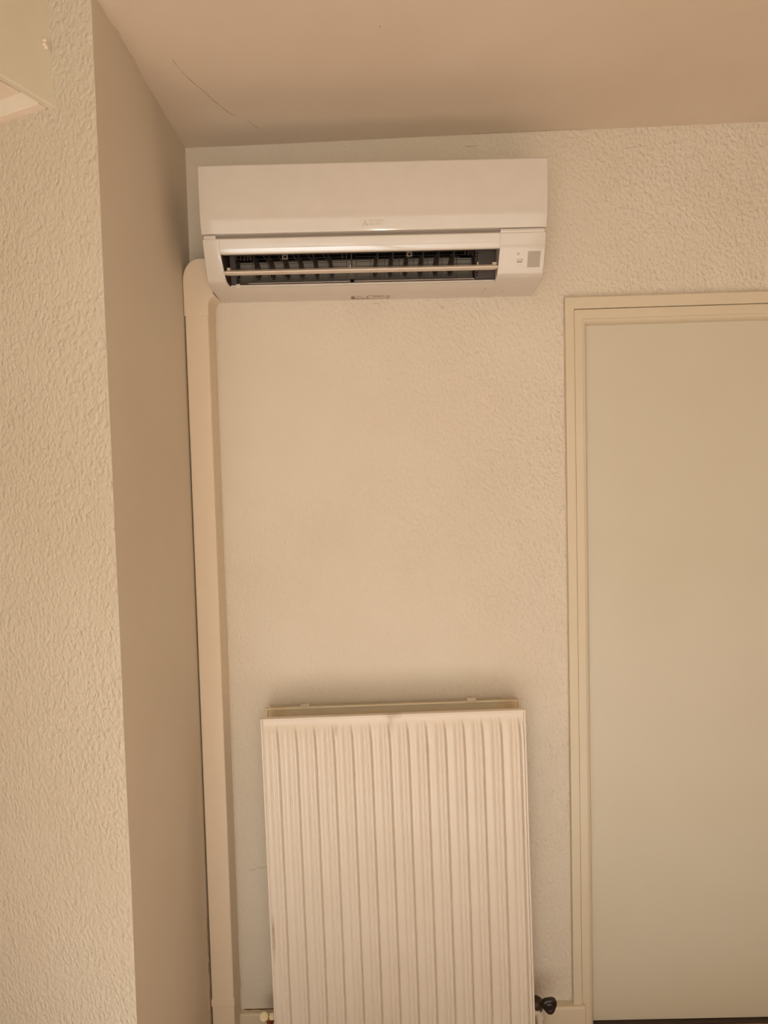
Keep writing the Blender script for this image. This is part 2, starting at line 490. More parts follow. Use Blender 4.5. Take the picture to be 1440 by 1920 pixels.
bm = BM(); box(bm, .505 - .9, 1.33 - .9, .0155, .0555, .006, 1.97)
leaf = new_obj('door_leaf', bm, M_DOOR, door)
bm = BM(); box(bm, .515 - .9, 1.32 - .9, .0, .06, 0.0, .004)
new_obj('threshold', bm, M_DARK, door)

# ------------------------------------------------------------------ air conditioner
AX, AZ, ATH = -.025, 2.0305, .0095
ac = root('air_conditioner', (AX, 0, AZ), 'white wall-mounted split air conditioner above the radiator, its air outlet open', 'air conditioner', rot=(0, ATH, 0))
W2 = .4175
# front panel: gently bowed
def arc_pts(c, rad, a0, a1, n):
    return [(c[0] + rad * math.cos(math.radians(a0 + (a1 - a0) * k / n)), c[1] + rad * math.sin(math.radians(a0 + (a1 - a0) * k / n))) for k in range(n + 1)]
front = [(.1838, .1190), (.1865, .128), (.1915, .148), (.1955, .175), (.1985, .205), (.1998, .235), (.1998, .262)]
prof = [(.165, .1190)] + front + arc_pts((.1938, .2725), .006, 0, 90, 5) + [(.165, .2785)]
bm = BM(); prism_x(bm, prof, -W2 - .0015, W2 + .0015)
panel = new_obj('front_panel', bm, M_AC, ac, bevel=.0012)
# body behind the panel
bm = BM()
prism_x(bm, [(0, .1125), (.165, .1125), (.165, .2775), (.15, .2785), (0, .2785)], -W2, W2)
new_obj('rear_housing', bm, M_ACM, ac, bevel=.001)
# recessed grey gap under the panel
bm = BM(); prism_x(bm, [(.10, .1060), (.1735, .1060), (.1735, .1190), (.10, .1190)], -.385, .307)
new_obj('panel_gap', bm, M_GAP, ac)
bm = BM(); prism_x(bm, [(.10, .1085), (.1805, .1085), (.1822, .112), (.1815, .1172), (.10, .1172)], .307, W2 - .004)
new_obj('panel_stop', bm, M_AC, ac, bevel=.0005)
bm = BM(); prism_x(bm, [(.10, .1085), (.1805, .1085), (.1822, .112), (.1815, .1172), (.10, .1172)], -W2 + .004, -.385)
new_obj('panel_stop', bm, M_AC, ac, bevel=.0005)
# lower casing: two cheeks, a brow above the outlet, and the underside tray
OL, OR = -.3775, .3075
cheek = [(0, 0)] + [(.06, .0035), (.105, .0085), (.128, .0125), (.1365, .0165), (.142, .0225), (.150, .038), (.160, .058), (.169, .0765), (.176, .094)] \
        + arc_pts((.1755, .1055), .0055, 10, 90, 5) + [(.0, .111)]
def cheek_off(depths, lo, hi):  # inner side of cheek slopes in towards the wall
    return [hi + (lo - hi) * max(0, min(1, (.169 - d) / .054)) for d, z in depths]
bm = BM(); prism_x(bm, cheek, -W2, OL, None, cheek_off(cheek, .011, 0))
new_obj('lower_casing', bm, M_AC, ac, bevel=.0012)
bm = BM(); prism_x(bm, cheek, OR, W2, cheek_off(cheek, -.007, 0), None)
new_obj('lower_casing', bm, M_AC, ac, bevel=.0012)
brow = [(.0, .111), (.12, .103), (.140, .090), (.156, .0765), (.1655, .0755), (.169, .0785), (.1735, .0885), (.1765, .096)] + arc_pts((.1755, .1055), .0055, 10, 90, 6)
bm = BM(); prism_x(bm, brow, OL - .0002, OR + .0002)
new_obj('outlet_brow', bm, M_AC, ac, bevel=.0008)
tray = [(0, 0), (.06, .0035), (.106, .0088), (.1105, .0105), (.1115, .0135), (.109, .0155), (.099, .0165), (.06, .028), (0, .028)]
bm = BM(); prism_x(bm, tray, OL + .0095, OR - .0055)
new_obj('drip_tray', bm, M_AC, ac, smooth=True)
bm = BM(); prism_x(bm, [(.1075, .0095), (.1135, .0108), (.1140, .0150), (.1085, .0165)], OL + .0125, OR - .0070)
new_obj('tray_lip', bm, M_LIP, ac, bevel=.0008)
bm = BM(); prism_x(bm, [(.100, .0150), (.1095, .0145), (.1095, .0185), (.100, .0195)], OL + .02, .247)
new_obj('tray_seal', bm, M_BROWN, ac)
bm = BM(); prism_x(bm, [(.092, .0185), (.1065, .0185), (.1072, .0215), (.092, .024)], OL + .055, .2515)
new_obj('tray_edge', bm, M_SLOPE, ac, bevel=.0006)
# sloped inner scroll and the fan cavity
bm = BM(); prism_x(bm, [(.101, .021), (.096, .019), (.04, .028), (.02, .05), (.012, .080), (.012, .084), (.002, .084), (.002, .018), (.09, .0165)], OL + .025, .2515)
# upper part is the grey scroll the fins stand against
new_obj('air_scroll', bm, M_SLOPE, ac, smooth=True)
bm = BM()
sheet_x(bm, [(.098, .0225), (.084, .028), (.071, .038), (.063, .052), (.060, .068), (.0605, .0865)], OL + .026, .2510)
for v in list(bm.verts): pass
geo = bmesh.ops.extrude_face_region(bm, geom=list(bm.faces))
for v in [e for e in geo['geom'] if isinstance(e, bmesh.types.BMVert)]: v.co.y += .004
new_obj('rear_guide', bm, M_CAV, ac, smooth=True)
bm = BM(); prism_x(bm, [(.022, .0855), (.050, .0855), (.052, .0985), (.12, .0985), (.12, .0990), (.10, .1025), (.022, .1025)], OL + .002, .2520)
new_obj('fan_slot', bm, M_BLK, ac)
bm = BM(); prism_x(bm, [(.060, .0865), (.0635, .0865), (.0635, .0895), (.060, .0895)], -.27, .22)
prism_x(bm, [(.1225, .0865), (.1245, .0835), (.128, .0835), (.126, .088)], OL + .03, .25)
new_obj('guide_rail', bm, M_FIN, ac)
# dark motor cover at the right, dark end wall at the left
bm = BM(); prism_x(bm, [(.104, .0165), (.1065, .020), (.112, .045), (.121, .092), (.06, .0985), (.02, .0985), (.02, .02)], .2525, OR - .0018)
mc = new_obj('motor_cover', bm, M_DARK, ac, bevel=.0015)
bm = BM()
for k in range(7):
    prism_x(bm, [(.1175, .0785), (.1195, .0865), (.1212, .0865), (.1192, .0785)], .2635 + k * .0052, .2655 + k * .0052)
new_obj('grille_rib', bm, M_FIN, mc, kind='stuff')
bm = BM()
for k in range(9):
    z0 = .026 + k * .0065
    dd = .1075 + (z0 - .02) * .19
    prism_x(bm, [(dd, z0), (dd + .0015, z0), (dd + .0015, z0 + .002), (dd, z0 + .002)], .2540, .2600)
new_obj('cover_rib', bm, M_BLK, mc, kind='stuff')
bm = BM(); prism_x(bm, [(.1210, .0820), (.124, .0820), (.124, .0880), (.1210, .0880)], .2880, .2960)
new_obj('latch', bm, M_FIN, mc, bevel=.0006)
bm = BM(); prism_x(bm, [(.02, .018), (.104, .0165), (.112, .045), (.121, .092), (.02, .0985)], OL + .0115, OL + .0255)
new_obj('end_wall', bm, M_DARK, ac)
lin_ = [(.02, .016), (.107, .0125), (.126, .0150), (.1365, .0190), (.1420, .0250), (.150, .041), (.160, .061), (.1655, .0745), (.150, .078), (.122, .095), (.02, .098)]
co = cheek_off(lin_, .011, 0)
bm = BM(); prism_x(bm, lin_, OL, OL, [c + .0002 for c in co], [c + .0014 for c in co])
new_obj('end_liner', bm, M_DARK, ac)

# vertical fins that swing the air sideways
def fin_bm(side):
    bm = BM()
    # plate: narrow stem at top, broad leaf leaning to one side below
    P = [(.118, .0850), (.112, .0880), (.086, .0830), (.070, .0660), (.068, .0500), (.076, .0370), (.096, .0330), (.108, .0420), (.113, .0600)]
    tw = side * .36
    A, B = [], []
    for d, z in P:
        x = (d - .118) * -tw
        A.append(bm.verts.new((x - .0007, -d, z))); B.append(bm.verts.new((x + .0007, -d, z)))
    n = len(P)
    for i in range(n):
        j = (i + 1) % n
        bm.faces.new((A[i], A[j], B[j], B[i]))
    bm.faces.new(A); bm.faces.new(B[::-1])
    return bm
xs_l = [-.3055 + k * .0375 for k in range(6)]
xs_r = [.0085 + k * .0385 for k in range(6)]
protoL = new_obj('fin', fin_bm(.55), M_FIN, ac); protoL.location = (xs_l[0], 0, 0)
protoR = new_obj('fin', fin_bm(-.8), M_FIN, ac); protoR.location = (xs_r[0], 0, 0)
for x in xs_l[1:]:
    c = protoL.copy(); C.objects.link(c); c.location = (x, 0, 0)
for x in xs_r[1:]:
    c = protoR.copy(); C.objects.link(c); c.location = (x, 0, 0)
# the little V arms that link the left fins
bm = BM()
for x in xs_l:
    tube(bm, (x - .013, -.121, .0855), (x + .001, -.116, .066), .0009, 6)
    tube(bm, (x + .0, -.121, .0855), (x + .001, -.116, .066), .0009, 6)
new_obj('fin_link', bm, M_FIN, ac, kind='stuff')

# finger guard: two panels of thin wire
def guard(x0, x1, cols):
    bm = BM()
    pts = [(.1225, .0845), (.1220, .0620), (.1180, .0400), (.1075, .0240)]
    def at(t):
        t *= 3; i = min(int(t), 2); q = t - i
        return (pts[i][0] * (1 - q) + pts[i + 1][0] * q, pts[i][1] * (1 - q) + pts[i + 1][1] * q)
    for t in (.12, .30, .46, .62, .86, .98):
        d, z = at(t); tube(bm, (x0, -d, z), (x1, -d, z), .00062, 6)
    for k in range(cols + 1):
        x = x0 + (x1 - x0) * k / cols
        last = None
        for t in (0, .33, .66, 1.0):
            d, z = at(t); p = (x, -d, z)
            if last: tube(bm, last, p, .00062, 6)
            last = p
    return new_obj('wire_guard', bm, M_WIRE, ac)
guard(-.3480, -.0710, 7)
guard(-.0470, .2420, 8)
# centre post with foot
bm = BM(); prism_x(bm, [(.1225, .088), (.126, .088), (.1215, .040), (.1095, .020), (.106, .020), (.118, .042)], -.0600, -.0565)
post = new_obj('centre_post', bm, M_DARK, ac)
bm = BM(); prism_x(bm, [(.104, .0165), (.1135, .0155), (.1140, .0235), (.104, .0255)], -.0630, -.0535)
new_obj('post_foot', bm, M_BLK, post)
# hooks at the top of the outlet
for x in (-.2250, .0870):
    bm = BM()
    box(bm, x - .007, x - .004, -.128, -.121, .0735, .0845); box(bm, x + .004, x + .007, -.128, -.121, .0735, .0845)
    box(bm, x - .007, x + .007, -.128, -.121, .0825, .0855); box(bm, x - .007, x + .007, -.1275, -.1215, .0735, .0755)
    new_obj('hook', bm, M_CAV, ac)
# stub teeth either end of the fins
bm = BM()
for x in (-.350, -.338, -.329, -.321, -.313, -.082, -.072, .226, .2345, .2405, .2455):
    box(bm, x, x + .0022, -.124, -.118, .072 + .004 * random.random(), .0900)
new_obj('teeth', bm, M_FIN, ac, kind='stuff')

# the horizontal vane, swung open, seen almost edge on
vane_p = [(0, -.0030), (-.0015, -.0058), (-.004, -.0068), (-.012, -.0064), (-.024, -.0042), (-.034, -.0016), (-.034, .0004), (-.024, .0028), (-.012, .0052), (-.004, .0060), (-.0015, .0052), (0, .0028)]
bm = BM()
L_, R_ = -.3705, .3020
cols_ = [(L_, .25), (L_ + .003, .75), (L_ + .009, 1), (R_ - .012, 1), (R_ - .005, .85), (R_, .3)]
rg = []
for x, s in cols_:
    rg.append([bm.verts.new((x, d * 1.0, z * s)) for d, z in vane_p])
n = len(vane_p)
for a, b in zip(rg, rg[1:]):
    for i in range(n): bm.faces.new((a[i], a[(i + 1) % n], b[(i + 1) % n], b[i]))
bm.faces.new(rg[0]); bm.faces.new(rg[-1][::-1])
vane = new_obj('vane', bm, M_VANE, ac, smooth=True)
vane.location = (0, -.1600, .0325); vane.rotation_euler = (math.radians(13), 0, 0)
# white pivot lugs on the vane
for x, w, h_ in ((-.361, .008, .014), (.2955, .010, .013)):
    bm = BM(); tube(bm, (x - w / 2, .012, .006), (x + w / 2, .012, .006), h_ * .5, 14)
    box(bm, x - w / 2, x + w / 2, .006, .020, .0, .010)
    new_obj('pivot', bm, M_CAP if False else M_ACM, vane)
for x in (-.0610, .2535):
    bm = BM(); box(bm, x, x + .0022, .006, .016, .003, .0130)
    new_obj('vane_tab', bm, M_ACM, vane)
bm = BM(); prism_x(bm, [(.095, .009), (.1135, .0095), (.1140, .0175), (.110, .0195), (.095, .019)], -.3530, -.3425)
new_obj('tray_clip', bm, M_ACM, ac, bevel=.0006)

# strip for a reflection painted on the panel as a paler patch; never called
def strip_on(prof, x0, x1, off, mat, name, parent):
    bm = BM()
    a = [bm.verts.new((x0, -d - off, z)) for d, z in prof]; b = [bm.verts.new((x1, -d - off, z)) for d, z in prof]
    a2 = [bm.verts.new((x0, -d + .0005, z)) for d, z in prof]; b2 = [bm.verts.new((x1, -d + .0005, z)) for d, z in prof]
    for i in range(len(prof) - 1):
        bm.faces.new((a[i], a[i + 1], b[i + 1], b[i]))
        bm.faces.new((a[i], a2[i], a2[i + 1], a[i + 1])); bm.faces.new((b[i], b[i + 1], b2[i + 1], b2[i]))
    bm.faces.new((a[0], b[0], b2[0], a2[0])); bm.faces.new((a[-1], a2[-1], b2[-1], b[-1]))
    return new_obj(name, bm, mat, parent)

# lettering: faint grey brand mark on the panel
def text_mesh(body, size, name, mat, parent, mat4, ext=.0002, align='LEFT'):
    cu = bpy.data.curves.new(name, 'FONT'); cu.body = body; cu.size = size; cu.extrude = ext; cu.align_x = align
    cu.resolution_u = 2
    t = bpy.data.objects.new('tmp', cu); C.objects.link(t)
    me = bpy.data.meshes.new_from_object(t.evaluated_get(bpy.context.evaluated_depsgraph_get()))
    bpy.data.objects.remove(t)
    me.name = name; me.materials.clear(); me.materials.append(mat)
    me.transform(mat4)
    o = bpy.data.objects.new(name, me); C.objects.link(o); o.parent = parent
    return o
def front_mat(x, d, z, slope):  # slope: rad the surface leans; text faces the room
    return Matrix.Translation((x, -d, z)) @ Matrix.Rotation(math.radians(90) + slope, 4, 'X')
def dep(z):  # panel depth at z
    for (d0, z0), (d1, z1) in zip(front, front[1:]):
        if z0 <= z <= z1: return d0 + (d1 - d0) * (z - z0) / (z1 - z0)
    return .2
sl = math.atan2(.005, .023)
text_mesh('MITSUBISHI', .0068, 'lettering', M_PRINT, panel, front_mat(-.0105, dep(.1385) + .0002, .1385, sl))
text_mesh('ELECTRIC', .0068, 'lettering', M_PRINT, panel, front_mat(-.0105, dep(.1315) + .0002, .1315, sl))
bm = BM()
def rhomb(cx, cz, a, l=.0082, w=.0047):
    dx, dz = math.sin(a), math.cos(a); px, pz = dz, -dx
    P = [(cx, cz), (cx + dx * l / 2 + px * w / 2, cz + dz * l / 2 + pz * w / 2), (cx + dx * l, cz + dz * l), (cx + dx * l / 2 - px * w / 2, cz + dz * l / 2 - pz * w / 2)]
    A = [bm.verts.new((x, -dep(z) - .0003, z)) for x, z in P]; B = [bm.verts.new((x, -dep(z) + .0004, z)) for x, z in P]
    bm.faces.new(A); bm.faces.new(B[::-1])
    for i in range(4): bm.faces.new((A[i], A[(i + 1) % 4], B[(i + 1) % 4], B[i]))
for a in (0, 120, 240): rhomb(-.0205, .1352, math.radians(a))
new_obj('emblem', bm, M_PRINT, panel)

# display corner on the right cheek
def cd(z):
    pts = [(.142, .0225), (.150, .038), (.160, .058), (.169, .0765), (.176, .092)]
    for (d0, z0), (d1, z1) in zip(pts, pts[1:]):
        if z0 <= z <= z1: return d0 + (d1 - d0) * (z - z0) / (z1 - z0)
    return .17
def decal(name, x0, x1, z0, z1, mat, off=.0004, n=5, skew=0):
    zs = [z0 + (z1 - z0) * k / n for k in range(n + 1)]
    bm = BM()
    F, Bk = [], []
    for z in zs:
        s = skew * (z - z0)
        F.append((bm.verts.new((x0 + s, -cd(z) - off, z)), bm.verts.new((x1 + s, -cd(z) - off, z))))
        Bk.append((bm.verts.new((x0 + s, -cd(z) + .001, z)), bm.verts.new((x1 + s, -cd(z) + .001, z))))
    for i in range(n):
        bm.faces.new((F[i][0], F[i][1], F[i + 1][1], F[i + 1][0]))
        bm.faces.new((F[i][0], F[i + 1][0], Bk[i + 1][0], Bk[i][0])); bm.faces.new((F[i][1], Bk[i][1], Bk[i + 1][1], F[i + 1][1]))
    bm.faces.new((F[0][0], Bk[0][0], Bk[0][1], F[0][1])); bm.faces.new((F[-1][0], F[-1][1], Bk[-1][1], Bk[-1][0]))
    return new_obj(name, bm, mat, ac)
decal('sensor_window', .3765, .4075, .0335, .0675, M_GREY)
decal('indicator_lens', .3505, .3555, .0545, .0585, M_PALE)
decal('indicator_lens', .3605, .3655, .0545, .0585, M_PALE)
sl2 = math.atan2(.010, .020)
text_mesh('E.O SW', .0045, 'lettering', M_INK, ac, front_mat(.3505, cd(.0487) + .0004, .0487, sl2))
bm = BM()
for k in range(14):
    a0, a1 = 2 * math.pi * k / 14, 2 * math.pi * (k + 1) / 14
    cx_, cz_, ro, ri = .3530, .0625, .0023, .0013
    P = [(cx_ + ri * math.cos(a0), cz_ + ri * math.sin(a0)), (cx_ + ro * math.cos(a0), cz_ + ro * math.sin(a0)),
         (cx_ + ro * math.cos(a1), cz_ + ro * math.sin(a1)), (cx_ + ri * math.cos(a1), cz_ + ri * math.sin(a1))]
    A = [bm.verts.new((x, -cd(z) - .0004, z)) for x, z in P]; B = [bm.verts.new((x, -cd(z) + .0004, z)) for x, z in P]
    bm.faces.new(A); bm.faces.new(B[::-1])
    for i in range(4): bm.faces.new((A[i], A[(i + 1) % 4], B[(i + 1) % 4], B[i]))
new_obj('indicator_symbol', bm, M_INK, ac)
# half-round push button in a shallow scoop
bm = BM()
pp = [(.3505, .0445)] + [(.3575 + .007 * math.cos(a), .0445 - .0075 * math.sin(a)) for a in [math.pi - math.pi * k / 12 for k in range(13)]] + [(.3645, .0445)]
A = [bm.verts.new((x, -cd(max(.023, z)) - .0012, z)) for x, z in pp[1:-1]]
B = [bm.verts.new((x, -cd(max(.023, z)) + .001, z)) for x, z in pp[1:-1]]
bm.faces.new(A); bm.faces.new(B[::-1])
for i in range(len(A)): bm.faces.new((A[i], A[(i + 1) % len(A)], B[(i + 1) % len(A)], B[i]))
btn = new_obj('push_button', bm, M_AC, ac, bevel=.0005)
bm = BM(); box(bm, .3508, .3642, -cd(.046) - .0004, -cd(.046) + .001, .0450, .0466)
new_obj('button_slot', bm, M_INK, btn)

# rating print on the underside: rows of fine marks
bm = BM()
def under(d): return .0035 * d / .06 if d < .06 else .0035 + (d - .06) / .046 * .0053
def umark(x0, x1, d0, d1):
    P = [(x0, d0), (x1, d0), (x1, d1), (x0, d1)]
    A = [bm.verts.new((x, -d, under(d) - .0004)) for x, d in P]; B = [bm.verts.new((x, -d, under(d) + .0006)) for x, d in P]
    bm.faces.new(A); bm.faces.new(B[::-1])
    for i in range(4): bm.faces.new((A[i], A[(i + 1) % 4], B[(i + 1) % 4], B[i]))
xx = -.0665
umark(-.0665, -.056, .008, .028); umark(-.0650, -.0575, .0320, .0345)
for (a, b_, d0, d1) in [(-.054, -.036, .0300, .0325), (-.054, -.016, .0085, .0125), (-.054, -.030, .0165, .0190), (-.022, .000, .0340, .0360),
                        (-.025, -.021, .0150, .0300), (-.010, .024, .0225, .0260), (-.006, .022, .0310, .0345), (.028, .036, .0220, .0320), (.023, .036, .0090, .0145)]:
    x = a
    while x < b_ - .0006:
        w = .0012 + random.random() * .003
        umark(x, min(x + w, b_), d0, d1); x += w + .0007
for k in range(9): umark(-.012 + k * .0037, -.012 + k * .0037 + .0022, .0085, .0125)
new_obj('rating_print', bm, M_INK, ac, kind='stuff')
# dirt scratches near the right end of the underside
crack('scratch', [(.284, -.075, .0043), (.280, -.045, .0024), (.277, -.02, .001)], .0006, M_INK, ac, (0, 0, -1))
crack('scratch', [(.331, -.05, .0028), (.335, -.043, .0024)], .0014, M_INK, ac, (0, 0, -1))
bm = BM(); tube(bm, (-.390, -.032, .0012), (-.390, -.032, .0026), .0016, 10); new_obj('screw', bm, M_INK, ac)

# ------------------------------------------------------------------ pipe trunking in the corner
duct = root('pipe_trunking', (-.49, 0, 0), 'cream plastic pipe trunking running down the corner left of the radiator', 'pipe cover')
TW, TD = .0300, .0795
def duct_path(bm, prof_w, depth, z0, z1, x_off=0):
    pts = [(-prof_w + x_off, 0), (-prof_w + x_off, -depth), (prof_w + x_off, -depth), (prof_w + x_off, 0)]
    prism_z(bm, pts, z0, z1)
bm = BM(); duct_path(bm, TW, TD, .158, 1.986)
for v in bm.verts:
    v.co.x += -.0022 * (1.986 - v.co.z) / 1.8
body = new_obj('trunking_cover', bm, M_DUCT, duct, bevel=.0035, seg=3)
bm = BM(); duct_path(bm, TW + .0022, TD + .0018, .1395, .1615, -.0022)
new_obj('trunking_coupler', bm, M_DUCT, duct, bevel=.003)
bm = BM(); duct_path(bm, TW, TD - .0003, 0, .1395, -.0024)
new_obj('trunking_cover', bm, M_DUCT, duct, bevel=.0035, seg=3)
# elbow hood turning right behind the unit
ew = TW + .0016
zt, zb = 2.1290, 1.9835
outer = [(-ew, zb)] + [(-ew + .043 - .043 * math.cos(a), zt - .055 + .055 * math.sin(a)) for a in [math.pi / 2 * k / 10 for k in range(11)]]
outer += [(.0455, zt), (.0455, 2.0385)]
inner = [(ew + .018 - .018 * math.sin(a), 2.0345 - .030 + .030 * math.cos(a)) for a in [math.pi / 2 * k / 8 for k in range(9)]]
inner = [(x, z) for x, z in inner] + [(ew, 1.993)]
contour = outer + inner
bm = BM()
A = [bm.verts.new((x, -TD - .0012, z)) for x, z in contour]
bev = len(contour)
Bv = []
for x, z in contour:
    zz = z
    if abs(z - zb) < 1e-6 or abs(z - 1.993) < 1e-6: zz = z        # straight lower seam
    Bv.append(bm.verts.new((x, 0, zz)))
# lower seam drops towards the wall on the right side
A[-1].co.z = 1.9835; A[0].co.z = 1.9835
Bv[-1].co.z = 1.9790; Bv[0].co.z = 1.9790
bm.faces.new(A); bm.faces.new(Bv[::-1])
for i in range(bev): bm.faces.new((A[i], A[(i + 1) % bev], Bv[(i + 1) % bev], Bv[i]))
# only the part left of and below the unit is kept shallower than the unit
new_obj('trunking_elbow', bm, M_DUCT, duct, bevel=.004, seg=3)
# bare plaster chips in the gap beside the trunking
def wall_x(z, y=-.083):
    return -.517 + (-.0105 + .005 * z / 2.56) * (.6165 + y) / .6165
for (z0, z1, w, mt) in ((.28, .39, .0045, M_RUST), (.235, .265, .0060, M_DIRT), (.06, .20, .0030, M_RUST)):
    crack('plaster_chip', [(wall_x(z), -.083, z) for z in (z0, (z0 * 2 + z1) / 3, (z0 + 2 * z1) / 3, z1)], w, mt, wall_left, (1, 0, 0), .0012, 6)

# ------------------------------------------------------------------ radiator
RT = -.010
rad = root('radiator', (-.0035, 0, .045), 'cream ribbed steel panel radiator under the air conditioner', 'radiator', rot=(0, RT, 0))
RW, RH = .3420, .898
def hprof(u_):
    """height of the pressed sheet across one flute, u 0..1"""
    def sst(a, b, t):
        t = max(0, min(1, (t - a) / (b - a))); return t * t * (3 - 2 * t)
    h = .0045
    for c_, d_, w_ in ((.355, .0024, .042), (.580, .0024, .042)): h -= d_ * math.exp(-((u_ - c_) / w_) ** 2)
    h -= .0075 * (math.exp(-((u_ - .825) / .048) ** 2) if u_ < .825 else math.exp(-((u_ - .825) / .026) ** 2))
    h += .0020 * (math.exp(-((u_ - .16) / .13) ** 2) + math.exp(-((u_ - 1.16) / .13) ** 2))
    return h
def panel_mesh(yf, mat, name, nflute=14, flip=1):
    bm = BM()
    per = 2 * (RW - .006) / nflute
    xs = [-RW + .0055]
    samples = [k / 44 for k in range(44)]
    for k in range(nflute):
        for s in samples: xs.append(-RW + .006 + (k + s) * per)
    xs.append(RW - .0055)
    zs = [.0055, .02, .035, .06, .1] + [RH * k / 8 for k in range(2, 7)] + [RH - .125, RH - .10, RH - .08, RH - .062, RH - .048, RH - .036, RH - .028, RH - .022, RH - .018, RH - .0055]
    def fade(z, u_):
        e = min(z, RH - z)
        lim = .022 + (.075 if u_ < .06 or u_ > .9 else 0.0) * 0
        t = max(0, min(1, (e - .018) / .022))
        t = t * t * (3 - 2 * t)
        if u_ < .5:                         # the smooth band opens out like a spear head
            e2 = max(0, min(1, (e - .018) / .085))
            t = max(0, min(1, t))
        return t
    rows = []
    for z in zs:
        row = []
        for i, x in enumerate(xs):
            if i == 0 or i == len(xs) - 1: h = 0.0
            else:
                u_ = samples[(i - 1) % len(samples)]
                e = min(z, RH - z)
                # groove line drifts near the end so flutes taper
                drift = .0050 * math.exp(-max(0, e - .018) / .030)
                h = hprof(u_) * fade(z, u_)
                w = min(1, max(0, (u_ - .45) / .32)) if u_ > .5 else max(0, 1 - u_ / .35) * (1 if (i - 1) // len(samples) > 0 else 0)
                x -= drift * w
            row.append(bm.verts.new((x, yf - flip * h, z)))
        rows.append(row)
    for a, b in zip(rows, rows[1:]):
        for i in range(len(xs) - 1): bm.faces.new((a[i], a[i + 1], b[i + 1], b[i]))
    return new_obj(name, bm, mat, rad, smooth=True)
YF = -.1255
fp = panel_mesh(YF, M_RAD, 'front_panel')
# rolled rim around the front panel, as a frame with rounded nose
def rim(name, yf, yb, mat, w=.0058, parent=rad):
    bm = BM()
    box(bm, -RW, -RW + w, yf, yb, 0, RH); box(bm, RW - w, RW, yf, yb, 0, RH)
    bm2 = bm
    box(bm, -RW + w - .0002, RW - w + .0002, yf, yb, RH - w, RH); box(bm, -RW + w - .0002, RW - w + .0002, yf, yb, 0, w)
    return new_obj(name, bm, mat, parent, bevel=.0018)
rim('panel_rim', YF - .0045, YF + .012, M_RAD, .0058, rad)
# sheet closing the back of the front panel
bm = BM(); box(bm, -RW + .004, RW - .004, YF + .0062, YF + .011, .004, RH - .004)
new_obj('panel_back', bm, M_RADB, rad)
# rear panel
bm = BM(); box(bm, -RW + .002, RW - .002, -.040, -.034, 0, RH)
new_obj('rear_panel', bm, M_RADB, rad)
rim('panel_rim', -.046, -.030, M_RADB, .0055, rad)
# convector fins between: corrugated strip, hollow from above
bm = BM()
nf = 14; x0 = -RW + .035; wid = (2 * RW - .07) / nf
P = []
for k in range(nf):
    a = x0 + k * wid
    P += [(a, -.0405), (a + wid * .38, -.0405), (a + wid * .5, -.058), (a + wid * .88, -.058)]
P.append((x0 + nf * wid, -.0405))
Q = [(x, y - .0012) for x, y in P][::-1]
lo = [bm.verts.new((x, y, .06)) for x, y in P]; hi = [bm.verts.new((x, y, RH - .030)) for x, y in P]
lo2 = [bm.verts.new((x + .0004, y - .0014, .06)) for x, y in P]; hi2 = [bm.verts.new((x + .0004, y - .0014, RH - .030)) for x, y in P]
for i in range(len(P) - 1):
    bm.faces.new((lo[i], lo[i + 1], hi[i + 1], hi[i])); bm.faces.new((lo2[i], hi2[i], hi2[i + 1], lo2[i + 1]))
    bm.faces.new((hi[i], hi[i + 1], hi2[i + 1], hi2[i])); bm.faces.new((lo[i], lo2[i], lo2[i + 1], lo[i + 1]))
new_obj('convector_fins', bm, M_RADB, rad)
# connecting tees at the four corners
for sx in (-1, 1):
    for z in (.05, RH - .045):
        bm = BM(); tube(bm, (sx * (RW - .026), YF + .010, z), (sx * (RW - .026), -.040, z), .0175, 18)
        new_obj('connecting_tube', bm, M_RADB, rad, smooth=True)
# wall brackets with their top clips
for x in (-.2365, .2135):
    bm = BM(); box(bm, x - .010, x + .010, -.033, -.002, .20, RH - .03)
    box(bm, x - .012, x + .012, -.047, -.026, RH + .0, RH + .0045)
    box(bm, x - .010, x + .010, -.031, -.026, RH - .04, RH + .003)
    new_obj('bracket', bm, M_RAD, rad, bevel=.001)

# thermostat-side valve with black three-lobed knob (right)
bm = BM()
tube(bm, (RW - .03, -.082, .060), (RW + .020, -.082, .060), .010, 18)
lathe(bm, [(0, .009), (.004, .0125), (.022, .0125), (.026, .009), (.09, .0085)], (RW + .020, -.082, .066), (0, 0, -1))
valve = new_obj('valve', bm, M_METAL, rad, smooth=True)
bm = BM(); lathe(bm, [(0, .009), (.003, .0165), (.014, .0185), (.024, .0165), (.030, .0085), (.042, .007)], (RW + .005, -.062, .0745), (.60, -.70, .22), 20)
new_obj('valve_neck', bm, M_KNOBB, valve, smooth=True)
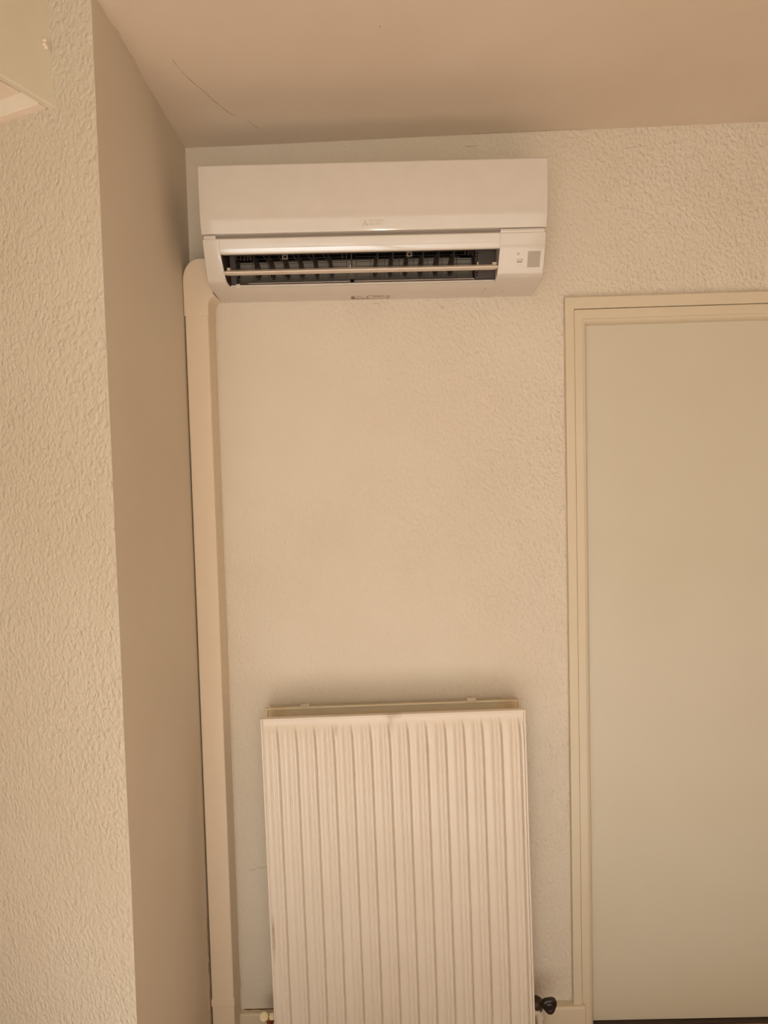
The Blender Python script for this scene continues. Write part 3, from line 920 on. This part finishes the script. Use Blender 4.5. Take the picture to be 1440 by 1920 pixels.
# knob facing the room
kc = Vector((RW + .0425, -.104, .0955))
bm = BM(); seg = 48; rings = []
for s, sc in ((-.010, .45), (-.0085, .80), (-.004, .98), (.002, 1.0), (.006, .93), (.0085, .78), (.0090, .60), (.0078, .45), (.0090, .28), (.0092, .02)):
    ring = []
    for k in range(seg):
        a = 2 * math.pi * k / seg
        rr = (.0200 + .0021 * math.cos(3 * (a + math.radians(90)))) * sc
        ring.append(bm.verts.new(kc + Vector((rr * math.cos(a + .12), -s, rr * math.sin(a + .12) * 1.08))))
    rings.append(ring)
for a, b in zip(rings, rings[1:]):
    for i in range(seg): bm.faces.new((a[i], a[(i + 1) % seg], b[(i + 1) % seg], b[i]))
bm.faces.new(rings[0][::-1]); bm.faces.new(rings[-1])
knob = new_obj('knob', bm, M_KNOB, valve, smooth=True)
for a in (30, 165, 275):
    p = kc + Vector((.0085 * math.cos(math.radians(a)), -.0084, .0085 * math.sin(math.radians(a))))
    bm = BM(); lathe(bm, [(0, .0014), (.0009, .0012), (.0012, .0005)], p, (0, -1, 0), 10)
    new_obj('knob_stud', bm, M_FIN, valve, smooth=True)
bm = BM(); tube(bm, (RW + .020, -.082, .066), (RW + .020, -.082, -.044), .0085, 18)
new_obj('pipe', bm, M_METAL, rad, smooth=True)
# blanking side (left): lockshield with cream caps
bm = BM()
tube(bm, (-RW + .03, -.075, .060), (-RW - .030, -.075, .060), .009, 18)
tube(bm, (-RW - .022, -.075, .062), (-RW - .022, -.075, -.045), .008, 18)
shield = new_obj('lockshield', bm, M_BRASS, rad, smooth=True)
bm = BM(); lathe(bm, [(0, .0112), (.020, .0118), (.0235, .0112), (.0248, .0080), (.0250, .0005)], (-RW - .0375, -.070, .0640), (.12, -.80, .50), 28)
new_obj('cap', bm, M_CAP, shield, smooth=True)
bm = BM(); lathe(bm, [(0, .0080), (.012, .0092), (.0150, .0086), (.0165, .0050), (.0168, .0005)], (-RW - .0145, -.070, .0640), (.05, -.80, .45), 24)
new_obj('cap', bm, M_CAP, shield, smooth=True)

# ------------------------------------------------------------------ shutter casing high on the left pier
# built in its own frame: local +x runs along the wall to the left, local -y stands out from the wall
c0 = Vector((-.6235, -.569, 0))
sd = (-.6235 - P0[0]) / -math.cos(ang)
bx = Vector((*wl(sd), 2.264)) + Vector((.011, 0, 0))
case = root('shutter_casing', bx, 'pale box casing under the ceiling at the top left, with a white slot underneath', 'box', rot=(0, 0, -ang))
# local frame: -x is away to the left along the wall, -y towards the room
LEN, DEP, TH = .95, .30, .0095
SK = .055                                  # the end plate is slightly out of square
top = .231
bm = BM()
a = [(0, -.001), (0 + SK * DEP, -DEP), (SK * DEP - .016, -DEP), (-.016, -.001)]
prism_z(bm, a, 0, top)
endp = new_obj('end_plate', bm, M_BOX, case, bevel=.003, seg=3)
bm = BM(); box(bm, -LEN, -.0180, -.022, -.001, .0015, top)
new_obj('back_board', bm, M_BOXU, case, bevel=.001)
bm = BM(); box(bm, -LEN, -.0150, -.0625, -.0222, .0028, .0100)
new_obj('slot_lining', bm, M_BOXW, case)
bm = BM(); box(bm, -LEN, -.0150, -DEP + .004, -.0627, .0015, top)
new_obj('casing_body', bm, M_BOXU, case, bevel=.001)
# wing screw on the end plate
ws = root('wing_screw', (0, 0, 0), None, None); C.objects.unlink(ws); bpy.data.objects.remove(ws)
bm = BM()
sp = Vector((.0012, -.0185, .105))
lathe(bm, [(-.002, .0042), (.0030, .0042), (.0042, .0030)], sp, (1, SK, 0), 16)
lathe(bm, [(0, .0026), (.0050, .0032), (.0060, .0022)], sp + Vector((.001, .0, -.0055)), (1, SK, 0), 14)
lathe(bm, [(0, .0026), (.0050, .0032), (.0060, .0022)], sp + Vector((.001, -.003, .0060)), (1, SK, 0), 14)
new_obj('screw', bm, M_BOXU, case, smooth=True)
